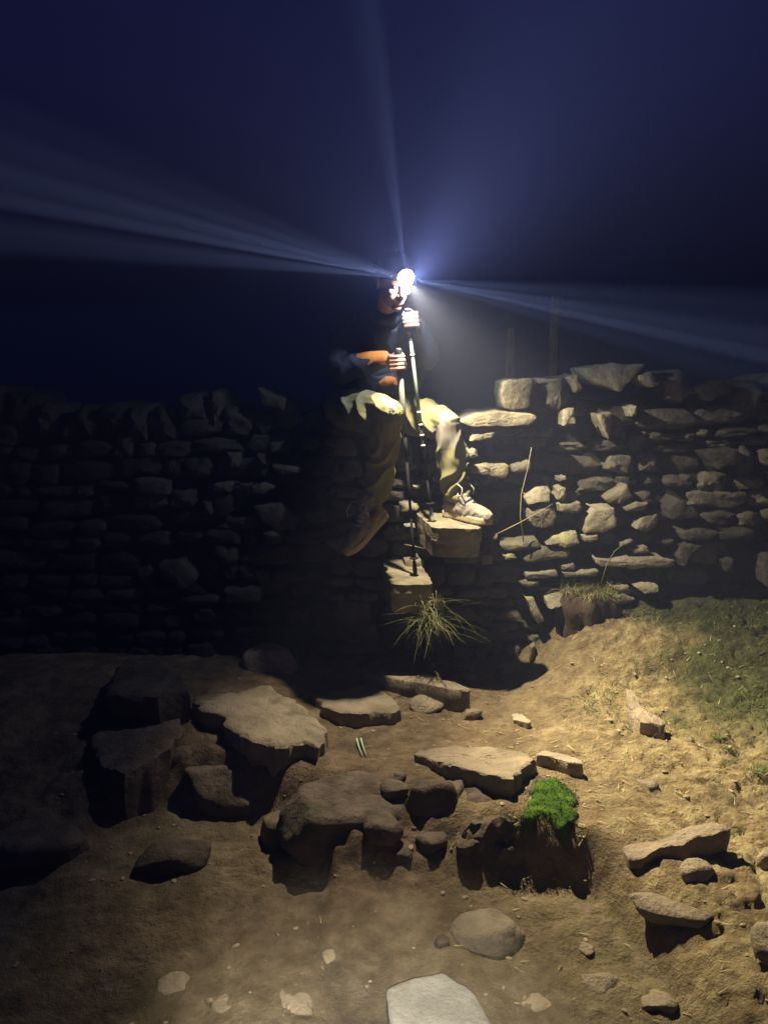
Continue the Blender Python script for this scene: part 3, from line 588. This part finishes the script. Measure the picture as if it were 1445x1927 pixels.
tuft('grass_tuft', 'tiny green sprig below the wedge shaped rock', G(1370, 1412), 50, .02, .02, ('grass', 'dry_grass'), .3, dry=.1, rad=.025)
tuft('grass_tuft', 'short dead grass fringe hanging over the rim below the lowest step', G(862, 1262) + Vector((0, .03, 0)), 110, .06, .05, ('meadow_grass', 'dry_grass'), .8, (0, -.5), dry=.5, rad=.06)
def stem(name, label, pts, r, mat='meadow_grass'):
    bm = bmesh.new(); c_ = Vector(pts[0]); tube(bm, [Vector(p) - c_ for p in pts], [r * (1 - .6 * i / (len(pts) - 1)) for i in range(len(pts))], 5)
    tag(obj(name, bm, mat, loc=c_), label, 'grass stem', 'single grass stems')
stem('wild_grass', 'tall thin upright stem against the right wall', [A(985, 1020, 3.84), A(979, 970, 3.83), A(981, 930, 3.82), A(992, 885, 3.82), A(1000, 842, 3.81)], .0032, 'dry_grass')
stem('wild_grass', 'straight stem slanting across the wall stones right of the upper step', [A(935, 1005, 3.80), A(975, 985, 3.78), A(1012, 965, 3.76), A(1040, 948, 3.75)], .003, 'dry_grass')
stem('wild_grass', 'curved stem rising from the tall tuft under the right wall', [A(1130, 1100, 3.72), A(1142, 1062, 3.72), A(1156, 1038, 3.71), A(1178, 1020, 3.71)], .003, 'meadow_grass')
stem('wild_grass', 'faint stem lying left of the upper step', [A(757, 1024, 3.78), A(780, 1028, 3.77), A(798, 1032, 3.76)], .0022, 'dry_grass')
g0 = G(1068, 1412); g1 = G(1100, 1424)
stem('straw', 'bent yellow straw lying right of the narrow rock', [g0 + Vector((0, 0, .02)), G(1082, 1420) + Vector((0, 0, .012)), g1 + Vector((0, 0, .012))], .003, 'dry_grass')
for px in (671, 679):  # made-up pair of stems drawing a lens flare ghost
    a_ = G(px, 1395); b_ = G(px + 3, 1410); c_ = G(px + 10, 1426)
    stem('wild_grass', 'leftmost of two made-up pale green stems standing in for a lens flare ghost' if px == 671 else 'rightmost of two made-up pale green stems standing in for a lens flare ghost', [a_ + Vector((0, 0, .012)), b_ + Vector((0, 0, .018)), c_ + Vector((0, 0, .01))], .0042, 'flare_ghost')
V, Fc = [], []
for (a, b_, s) in ((1035, 1510, 5200),):
    me_m = None
    for k in range(s):
        if k < 3600: px, py = rr.gauss(1040, 24), rr.gauss(1512, 17)
        else: px, py = rr.uniform(875, 1085), rr.gauss(1541, 5)
        if not (940 < px < 1086 and 1470 < py < 1550): continue
        q = AZ(px, py, .0); q.z = .0 + .12 * (q.y - AZ(1000, 1515, 0).y) + rr.uniform(.012, .030); h_ = rr.uniform(.003, .007); a = rr.uniform(0, 6.28)
        blade(V, Fc, q - Vector(moss_rock.location), Vector((math.cos(a) * h_ * .8, math.sin(a) * h_ * .8 - .002, h_)), rr.uniform(.002, .004), 0, 2)
mo = Vector(moss_rock.location); pc = AZ(1040, 1512, .01)
me = slab_mesh([(AZ(px, py, .01).x, AZ(px, py, .01).y) for px, py in [(995, 1500), (1010, 1478), (1040, 1470), (1066, 1484), (1084, 1510), (1090, 1545), (1060, 1553), (1030, 1540), (1010, 1538), (990, 1543), (975, 1538), (992, 1522)]], .05, lambda a, b_, h: Vector((a, b_, .020 + .12 * (b_ - pc.y) + h)) - mo, seed=4, N=72, bulge=.010, rnd=.016, amp=.008, freq=30, jit=.014, nside=3, taper=.03)
obj('moss_cushion', me, 'moss', moss_rock)
o = obj('moss', mesh_of(V, Fc), 'moss', moss_rock); o['kind'] = 'stuff'

# ------------------------------------------------------------------ the walker
def frustum(bm, a, b_, ra, rb, seg=14):
    a = Vector(a); b_ = Vector(b_); d = (b_ - a)
    if d.length < 1e-5: return
    d.normalize(); n0 = d.orthogonal().normalized(); b0 = d.cross(n0); r1 = []; r2 = []
    for k in range(seg):
        q = n0 * math.cos(2 * math.pi * k / seg) + b0 * math.sin(2 * math.pi * k / seg)
        r1.append(bm.verts.new(a + q * ra)); r2.append(bm.verts.new(b_ + q * rb))
    for k in range(seg): bm.faces.new((r1[k], r1[(k + 1) % seg], r2[(k + 1) % seg], r2[k]))
    bm.faces.new(r1[::-1]); bm.faces.new(r2)
def ball(bm, c_, r, sub=2):
    if not isinstance(r, (tuple, list)): r = (r, r, r)
    bmesh.ops.create_icosphere(bm, subdivisions=sub, radius=1, matrix=Matrix.Translation(Vector(c_)) @ Matrix.Diagonal((*r, 1)))
def chain(bm, pts):
    for i, (p, r) in enumerate(pts):
        ball(bm, p, r)
        if i: frustum(bm, pts[i - 1][0], p, pts[i - 1][1], r)
def fuse(name, bm, voxel, mat, parent, smooth=6, disp=None, inv=None):
    me = bpy.data.meshes.new(name); bmesh.ops.recalc_face_normals(bm, faces=bm.faces); bm.to_mesh(me); bm.free()
    o = bpy.data.objects.new('tmp', me); C.objects.link(o)
    r = o.modifiers.new('r', 'REMESH'); r.mode = 'VOXEL'; r.voxel_size = voxel
    if smooth: s = o.modifiers.new('s', 'SMOOTH'); s.iterations = smooth; s.factor = .6
    dg = bpy.context.evaluated_depsgraph_get(); ev = o.evaluated_get(dg); m2 = bpy.data.meshes.new_from_object(ev)
    bpy.data.objects.remove(o); m2.materials.clear()
    if disp:
        nn = [v.normal.copy() for v in m2.vertices]
        for v, q in zip(m2.vertices, nn): v.co = v.co + q * disp(v.co)
    L_ = Vector(parent.location) if parent else Vector((0, 0, 0))
    if parent: shift_origin(m2, L_)
    m2.name = name
    return obj(name, m2, mat, parent)
seat = Vector((-.03, 4.14, 1.275))
person = empty('person', seat)
tag(person, 'walker in dark jacket and khaki trousers sitting on the stile holding two poles', 'person')
hipR = A(645, 766, 3.97); hipL = A(738, 768, 4.04); pelvis = (hipR + hipL) / 2 + Vector((0, .09, .03))
kneeR = A(730, 778, 3.52); kneeL = A(842, 797, 3.76)
ankR = A(708, 945, 3.80); ankL = A(857, 946, 3.75)
chest = A(708, 668, 4.01); neck = A(724, 598, 3.81); head = A(742, 532, 3.645)
shR = A(657, 626, 4.02); shL = A(779, 628, 3.98)
elR = A(640, 696, 3.83); wrR = A(731, 675, 3.70)
elL = A(803, 670, 3.88); wrL = A(784, 612, 3.78)
# poles
p1t = A(766, 584, 3.69); p1b = A(813, 979, 3.68); p1b.z = .811
p2t = A(750, 659, 3.66); p2b = Vector((.155, 3.68, .537))
def hand_pts(bm, wrist, grip_c, axis_, side, r=.0085, gap=.0185, gr=.0155):
    """palm on the 'side' of the grip, four fingers curling round its front"""
    axis_ = axis_.normalized(); front = Vector((0, -1, 0)); front = (front - axis_ * front.dot(axis_)).normalized(); sd = side - axis_ * side.dot(axis_) - front * side.dot(front); sd.normalize()
    palm = grip_c + sd * (gr + .020) + front * -.006
    chain(bm, [(wrist, .026), (wrist.lerp(palm, .6), .024)])
    for k in range(4):
        off = axis_ * gap * (1.5 - k); ln = (1, 1.08, 1.0, .82)[k]
        kn = grip_c + off + sd * (gr + .026) + front * .010
        chain(bm, [(wrist.lerp(palm + off, .7), .015), (kn, .0105)])
        a = grip_c + off * .96 + sd * (gr * .55) + front * (gr + .014); b_ = grip_c + off * .94 - sd * (gr + .006) * ln + front * (gr * .55 + .006)
        c_ = grip_c + off * .93 - sd * (gr * .7) - front * (gr * .6)
        chain(bm, [(kn, r * 1.1), (a, r * 1.02), (b_, r * .92), (c_, r * .8)])
    t0 = palm + axis_ * .022 - front * .008; t1 = grip_c + axis_ * .045 + sd * .012 - front * .010; t2 = grip_c + axis_ * .036 - sd * .016 + front * .006
    chain(bm, [(wrist.lerp(palm, .5), .015), (t0, .013), (t1, .0105), (t2, .0085)])
bm = bmesh.new()
ax1 = (p1t - p1b).normalized(); ax2 = (p2t - p2b).normalized()
g1c = p1t - ax1 * .045; g2c = p2t - ax2 * .055
# head
hx = Matrix.Rotation(R(-22), 3, 'Z')           # face turned a little to the right of the camera
def HP(x, y, z): return head + hx.transposed() @ Vector((x, y, z)) if False else head + Matrix.Rotation(R(24), 3, 'Z') @ Matrix.Rotation(R(24), 3, 'X') @ Vector((x, y, z))
ball(bm, HP(0, .012, .03), (.077, .092, .092), 3); ball(bm, HP(0, -.02, -.035), (.060, .068, .070), 3)
chain(bm, [(HP(0, -.085, .012), .010), (HP(0, -.103, -.022), .0125), (HP(0, -.092, -.03), .012)])
for s in (-1, 1):
    ball(bm, HP(s * .013, -.094, -.030), .008); ball(bm, HP(s * .038, -.062, -.018), (.02, .018, .016)); chain(bm, [(HP(s * .045, -.074, .022), .008), (HP(s * .012, -.086, .022), .008)])
    ball(bm, HP(s * .078, .008, -.005), (.009, .02, .032)); ball(bm, HP(s * .03, -.074, .006), .012)
chain(bm, [(HP(-.022, -.082, -.055), .006), (HP(0, -.091, -.053), .0075), (HP(.022, -.082, -.055), .006)])
chain(bm, [(HP(-.02, -.080, -.066), .007), (HP(0, -.087, -.067), .0085), (HP(.02, -.080, -.066), .007)])
ball(bm, HP(0, -.068, -.092), (.024, .022, .018))
chain(bm, [(HP(0, .02, -.05), .052), (neck, .056), (chest.lerp(neck, .6), .07)])
chain(bm, [(chest, .12), (pelvis, .13)]); chain(bm, [(neck.lerp(chest, .3), .07), (shR, .05), (elR, .038), (wrR, .026)]); chain(bm, [(neck.lerp(chest, .3), .07), (shL, .05), (elL, .038), (wrL, .026)])
chain(bm, [(pelvis, .12), (hipR, .08), (kneeR, .05), (ankR, .034)]); chain(bm, [(pelvis, .12), (hipL, .08), (kneeL, .05), (ankL, .034)])
ball(bm, ankL + Vector((.06, -.09, -.05)), .03); ball(bm, ankR + Vector((0, -.09, -.05)), .03)
hand_pts(bm, wrL, g1c, ax1, Vector((1, .2, 0))); hand_pts(bm, wrR, g2c, ax2, Vector((-1, .3, 0)))
fuse('body', bm, .0034, 'skin', person, 3)
# hair + beanie
bm = bmesh.new(); ball(bm, HP(0, .022, .045), (.088, .098, .092), 3); chain(bm, [(HP(-.07, .0, .045), .02), (HP(-.045, -.062, .05), .02), (HP(0, -.078, .055), .02), (HP(.045, -.062, .05), .02), (HP(.07, 0, .045), .02), (HP(0.05, .07, .03), .024), (HP(-.05, .07, .03), .024), (HP(-.07, 0, .045), .02)])
fuse('beanie', bm, .006, 'beanie', person, 3)
# jacket
def wr_noise(p, s, f): return s * (1 - 2.6 * abs(noise.noise(p * f))) + s * .5 * noise.noise(p * f * 2.3)
bm = bmesh.new()
up = Vector((0, 0, 1))
chain(bm, [(pelvis + Vector((-.01, .01, .02)), .165), (chest + Vector((0, 0, -.07)), .16), (chest + Vector((0, .01, .04)), .165), (neck.lerp(chest, .3), .12), (neck + Vector((0, .02, .015)), .075)])
chain(bm, [(shR.lerp(chest, .35), .12), (shR, .085), (elR, .068), (elR.lerp(wrR, .55), .052), (elR.lerp(wrR, .8), .044)])
chain(bm, [(shL.lerp(chest, .35), .12), (shL, .082), (elL, .066), (elL.lerp(wrL, .75), .047), (elL.lerp(wrL, .9), .043)])
chain(bm, [(neck + Vector((-.06, .0, .02)), .035), (neck + Vector((-.02, -.07, .0)), .034), (neck + Vector((.04, -.06, .0)), .034), (neck + Vector((.07, .02, .02)), .035), (neck + Vector((0, .09, .03)), .05), (neck + Vector((-.06, .0, .02)), .035)])
fuse('jacket', bm, .007, 'jacket', person, 4, lambda p: wr_noise(p, .009, 9))
# orange under-layer at the right cuff and waist
bm = bmesh.new()
fa = elR.lerp(wrR, .38); fb = elR.lerp(wrR, .93)
for dz, dy, q0 in ((.040, -.030, -.35), (.016, -.046, -.1), (.052, -.004, -.2), (-.006, -.046, .3)):
    a = fa.lerp(fb, q0) + Vector((0, dy, dz)); chain(bm, [(a, .010), (a.lerp(fb, .5) + Vector((0, -.004, .010)), .022), (fb + Vector((0, dy * .4, dz * .4)), .022)])
fuse('cuff', bm, .005, 'orange_fabric', person, 2)
bm = bmesh.new(); q = A(728, 718, 3.845); chain(bm, [(q + Vector((-.03, 0, -.008)), .014), (q + Vector((0, -.008, .004)), .024), (q + Vector((.022, 0, .008)), .020)]); chain(bm, [(A(742, 714, 3.84), .012), (A(744, 722, 3.84), .012)])
fuse('jacket_hem', bm, .005, 'orange_fabric', person, 2)
bm = bmesh.new(); chain(bm, [(A(700, 712, 3.93), .07), (A(735, 718, 3.93), .075), (A(770, 712, 3.96), .08)]); fuse('jacket_front', bm, .007, 'jacket', person, 3, lambda p: wr_noise(p, .008, 11))
# trousers with folds fanning from the knee
def seg_t(p, a, b_):
    d = b_ - a; t_ = (p - a).dot(d) / d.length_squared; t_ = max(0, min(1, t_)); return t_, (p - a - d * t_)
def trouser_disp(p):
    best = None
    for (a, b_, kind) in ((hipR, kneeR, 0), (hipL, kneeL, 0), (kneeR, ankR, 1), (kneeL, ankL, 1)):
        t_, v = seg_t(p, a, b_)
        if best is None or v.length < best[0]: best = (v.length, t_, v, kind, a, b_)
    _, t_, v, kind, a, b_ = best
    nz1 = noise.noise(p * 8); nz2 = noise.noise(p * 17 + Vector((3, 1, 7)))
    if kind == 0:
        drop = (p.z - (a.z + (b_.z - a.z) * t_)) / .08
        ph = t_ * 24 + drop * 5.0 + nz1 * 2.2; m_ = abs(math.sin(ph * .5)); amp = .024 * min(1, t_ * 2.2 + .15) * (1 - .75 * max(0, t_ - .82) / .18) * (.5 + .5 * min(1, max(0, .9 - drop)))
        return amp * (1 - 1.5 * m_ ** .7) + .004 * nz2
    ph = t_ * 9 + nz1 * 3.4 + math.atan2(v.y, v.x) * 2.0; return .010 * (1 - 1.6 * abs(math.sin(ph))) * min(1, t_ * 3) + .005 * nz2
bm = bmesh.new()
chain(bm, [(pelvis + Vector((-.03, .03, -.0)), .14), (hipR, .102), (hipR.lerp(kneeR, .55), .090), (kneeR, .070), (kneeR.lerp(ankR, .35), .074), (kneeR.lerp(ankR, .88), .060)])
chain(bm, [(pelvis + Vector((.03, .03, -.0)), .14), (hipL, .102), (hipL.lerp(kneeL, .55), .088), (kneeL, .064), (kneeL.lerp(ankL, .35), .066), (kneeL.lerp(ankL, .84), .058)])
tr = fuse('trousers', bm, .0045, 'trousers', person, 3, trouser_disp)
tr.data.materials.append(M['knee_fabric'])
for pl in tr.data.polygons:
    c_ = pl.center + person.location
    for hp, kn, an in ((hipR, kneeR, ankR), (hipL, kneeL, ankL)):
        t_, v = seg_t(c_, kn, an); t2, v2 = seg_t(c_, hp, kn)
        lim = .30 if kn is kneeL else .04
        if (v.length < .115 and t_ < lim + .05 * noise.noise(c_ * 9) and t_ > .0 and v.length <= v2.length + .01) or (c_ - kn).length < .066: pl.material_index = 1
# jacket tail strap hanging behind the right hip
bm = bmesh.new(); tube(bm, [A(674, 744, 3.95) - seat, A(660, 757, 3.95) - seat, A(648, 769, 3.95) - seat], .007, 6, .3); obj('strap', bm, 'knee_fabric', person)
# boots
def boot(loc, rz, tilt=0):
    root = empty('boot', (0, 0, 0)); root.parent = person; root.location = Vector(loc) - seat; root.rotation_euler = (0, tilt, rz)
    bm = bmesh.new()
    chain(bm, [((-.005, 0, .062), .042), ((.06, 0, .055), .044), ((.13, 0, .047), .044), ((.19, 0, .040), .040), ((.225, .0, .036), .032)]); chain(bm, [((-.015, 0, .06), .042), ((-.012, 0, .115), .046), ((-.005, 0, .155), .050)]); chain(bm, [((.01, 0, .13), .043), ((.07, 0, .082), .040)])
    ball(bm, (-.03, 0, .045), (.035, .036, .035))
    dummy = empty('t'); me_o = fuse('upper', bm, .005, 'boot_leather', dummy, 3, lambda p: .004 * (1 - 2.4 * abs(noise.noise(p * 24))) + .003 * noise.noise(p * 60)); me_o.parent = root; bpy.data.objects.remove(dummy)
    # flatten underside into a welted sole
    for v in me_o.data.vertices: v.co.z = max(v.co.z, .018)
    ol = [(-.07, .0), (-.06, .03), (-.02, .04), (.04, .036), (.10, .044), (.17, .050), (.22, .042), (.255, .015), (.258, -.01), (.235, -.036), (.18, -.048), (.10, -.040), (.04, -.034), (-.02, -.038), (-.06, -.03)]
    me = slab_mesh([(a, b_) for a, b_ in ol], .032, lambda a, b_, h: Vector((a, b_, .033 + h + .02 * max(0, a - .15) ** 1)), seed=1, N=60, rnd=.005, amp=.001, jit=.001, nside=4, freq=30); obj('sole', me, 'boot_sole', root)
    bm = bmesh.new()
    for k in range(6):
        q = k / 5; x = .125 - .115 * q; z = .095 + .06 * q + (.012 if k > 2 else 0); s = .030
        tube(bm, [(x, -s, z - .016), (x + .008, 0, z + .006), (x - .012, s, z - .012)], .0032, 5); tube(bm, [(x, s, z - .016), (x + .008, 0, z + .008), (x - .012, -s, z - .012)], .0032, 5)
    tube(bm, [(.03, -.02, .165), (.06, -.04, .18), (.10, -.045, .165), (.11, -.05, .13), (.075, -.045, .12), (.04, -.02, .15)], .0032, 5)
    tube(bm, [(.03, .02, .165), (.05, .05, .175), (.075, .06, .15), (.07, .06, .12)], .0032, 5)
    obj('laces', bm, 'lace', root)
    bm = bmesh.new(); chain(bm, [((-.045, 0, .165), .020), ((-.005, .042, .170), .019), ((.036, 0, .158), .019), ((-.005, -.042, .170), .019), ((-.045, 0, .165), .020)])
    dummy = empty('t'); c_ = fuse('collar', bm, .005, 'boot_leather', dummy, 2); c_.parent = root; bpy.data.objects.remove(dummy)
    return root
bl = boot((ankL.x - .005, ankL.y + .015, .812), R(-52))
br = boot((ankR.x + .01, ankR.y + .01, ankR.z - .11), R(-135), R(32))
# gaiter-like trouser hems bunching over the boots
bm = bmesh.new(); h0 = ankL + Vector((.0, 0, .01)); chain(bm, [(h0 + Vector((-.03, -.02, .03)), .022), (h0 + Vector((.02, -.045, .015)), .022), (h0 + Vector((.055, -.01, .04)), .018), (h0 + Vector((.02, .04, .03)), .02), (h0 + Vector((-.03, -.02, .03)), .022)])
fuse('trouser_hem', bm, .005, 'trousers', person, 2, lambda p: .006 * (1 - 2.4 * abs(noise.noise(p * 22))))

# ------------------------------------------------------------------ walking poles
def pole(label, top, tip, rings, foam, grip_mat):
    ax = (top - tip).normalized(); L_ = (top - tip).length
    root = empty('walking_pole', tip); tag(root, label, 'walking pole', 'walking poles held by the walker')
    def P(s): return ax * (L_ - s)                      # s metres below the top
    bm = bmesh.new(); tube(bm, [P(-.004), P(.0), P(.015), P(.04), P(.07), P(.10), P(.125)], [.012, .020, .018, .014, .0155, .0145, .012], 12); obj('grip', bm, 'black_rubber', root)
    bm = bmesh.new(); tube(bm, [P(-.010), P(-.004)], [.010, .014], 10); obj('grip_cap', bm, 'bright_ring', root)
    bm = bmesh.new(); tube(bm, [P(.12), P(.12 + foam * .5), P(.12 + foam)], [.0125, .0135, .012] if foam > .2 else .0085, 12); obj('grip_extension', bm, 'pole_foam', root)
    bm = bmesh.new(); tube(bm, [P(.12 + foam), P(.52)], .0085, 10); obj('upper_shaft', bm, 'pole_paint' if rings else 'black_rubber', root)
    bm = bmesh.new(); tube(bm, [P(.52), P(.80)], .007, 10); obj('middle_shaft', bm, 'black_rubber', root)
    bm = bmesh.new(); tube(bm, [P(.80), P(L_ - .03)], .006, 10); obj('lower_shaft', bm, 'black_rubber', root)
    bm = bmesh.new(); tube(bm, [P(L_ - .09), P(L_ - .085), P(L_ - .08)], [.02, .024, .012], 12); obj('basket', bm, 'black_rubber', root)
    bm = bmesh.new(); tube(bm, [P(L_ - .07), P(L_ - .03), P(L_)], [.008, .011, .010], 8); obj('rubber_tip', bm, 'bright_ring' if rings else 'black_rubber', root)
    for s in rings:
        bm = bmesh.new(); tube(bm, [P(s - .004), P(s + .004)], .0115, 12); obj('lock_ring', bm, 'bright_ring', root)
    bm = bmesh.new(); tube(bm, [P(.005) + Vector((.0, -.016, 0)), P(.05) + Vector((.03, -.02, -.01)), P(.10) + Vector((.035, -.01, 0)), P(.06) + Vector((.02, .02, 0)), P(.01) + Vector((0, .012, 0))], .006, 6, .25); obj('wrist_strap', bm, 'black_rubber', root)
pole('slim walking pole planted on the upper stone step, gripped at face height', p1t, p1b, [.205, .475, .535, .585, .635], .02, None)
pole('walking pole with a thick grey foam grip, held at the waist between the knees', p2t, p2b, [], .27, None)

# ------------------------------------------------------------------ head torch
lamp_p = HP(0, -.098, .062)
hl = empty('head_torch', lamp_p); tag(hl, 'brightly lit head torch strapped round the beanie of the seated walker', 'head torch')
bd = Vector((1.35, 2.68, .0)) - lamp_p; bd.normalize()
rot = bd.to_track_quat('-Z', 'Y')
def cyl(r0, r1, z0, z1, seg=24):
    bm = bmesh.new(); tube(bm, [(0, 0, z0), (0, 0, z1)], [r0, r1], seg); return bm
o = obj('housing', cyl(.022, .026, .030, .0), 'black_rubber', hl); o.rotation_mode = 'QUATERNION'; o.rotation_quaternion = rot
bm = bmesh.new(); bmesh.ops.create_icosphere(bm, subdivisions=3, radius=.037, matrix=Matrix.Diagonal((1, 1, .9, 1))); o = obj('lens', bm, 'lens_glow', hl); o.rotation_mode = 'QUATERNION'; o.rotation_quaternion = rot; o.location = bd * .006
bm = bmesh.new(); pts = [HP(.094 * math.sin(a), -.104 * math.cos(a) + .022, .062) - lamp_p for a in [2 * math.pi * k / 32 for k in range(33)]]
tube(bm, pts, .011, 6, .3); obj('head_band', bm, 'jacket', hl)
def light(name, typ, W_, col, loc, aim=None, size=None, blend=1, rad=.012, parent=None):
    d = bpy.data.lights.new(name, typ); d.energy = W_; d.color = col; d.shadow_soft_size = rad
    if typ == 'SPOT': d.spot_size = R(size); d.spot_blend = blend
    o = bpy.data.objects.new(name, d); C.objects.link(o)
    if parent: o.parent = parent; loc = Vector(loc) - parent.location
    o.location = loc
    if aim is not None: o.rotation_mode = 'QUATERNION'; o.rotation_quaternion = Vector(aim).to_track_quat('-Z', 'Y')
    return o
src = lamp_p + bd * .044
WARM = (1, .82, .52)
light('narrow_beam', 'SPOT', HOT_W, WARM, src, bd, 62, 1, parent=hl)
light('flood_beam', 'SPOT', FLOOD_W, (1, .84, .56), src, (.45, -.27, -.86), 116, .55, parent=hl)
light('lens_spill', 'POINT', SPILL_W, (.74, .82, 1), src, parent=hl)
light('upward_glow', 'SPOT', UP_W, (.62, .64, 1), src, (0, -.55, 1), 179, 1, parent=hl)  # added light, only there to brighten the mist above the torch
# added beams in the mist, standing in for lens flare streaks around the torch
def streak(deg, width, k, back=.05):
    a = R(deg); light('flare_streak', 'SPOT', STREAK_W * k, (.72, .84, 1), lamp_p + bd * .012 + Vector((math.cos(a), -back, math.sin(a))) * .050, (math.cos(a), -back, math.sin(a)), width, 1, .003, parent=hl)
for deg, width, k, back in ((175, 6, .7, .05), (172.5, 4, .7, .0), (170, 3.5, 2.4, .08), (167, 6, 1.1, .05), (164, 8, .45, .1), (160, 10, .18, .1), (-2, 4, .5, -.12), (-4, 5, .7, -.15), (-8, 7, 1.0, -.15), (-11, 3.5, 2.4, -.12), (-14, 7, .4, -.1), (97, 6, .35, .05), (100, 10, .2, .05)): streak(deg, width, k, back)
# the photographer's own torch, held beside the camera and pointing at the ground by their feet
light('hand_torch_beam', 'SPOT', TORCH_W, (1, .93, .74), (.05, .05, 1.32), (-.05, .84, -1), 39, 1, .03)

# ------------------------------------------------------------------ mist
bm = bmesh.new(); bmesh.ops.create_cube(bm, size=1); hz = obj('haze', bm, smooth=False)
zb, zt = -3.0, 5.2; hz.scale = (124, 124, zt - zb); hz.location = (0, 0, (zb + zt) / 2)
m = bpy.data.materials.new('mist'); m.use_nodes = True; t = m.node_tree; t.nodes.clear()
v = t.nodes.new('ShaderNodeVolumePrincipled'); v.inputs['Color'].default_value = (.52, .61, 1, 1); v.inputs['Density'].default_value = HAZE
o_ = t.nodes.new('ShaderNodeOutputMaterial'); t.links.new(v.outputs[0], o_.inputs['Volume']); hz.data.materials.append(m)
tag(hz, 'thin night mist glowing around the head torch', kind='stuff')
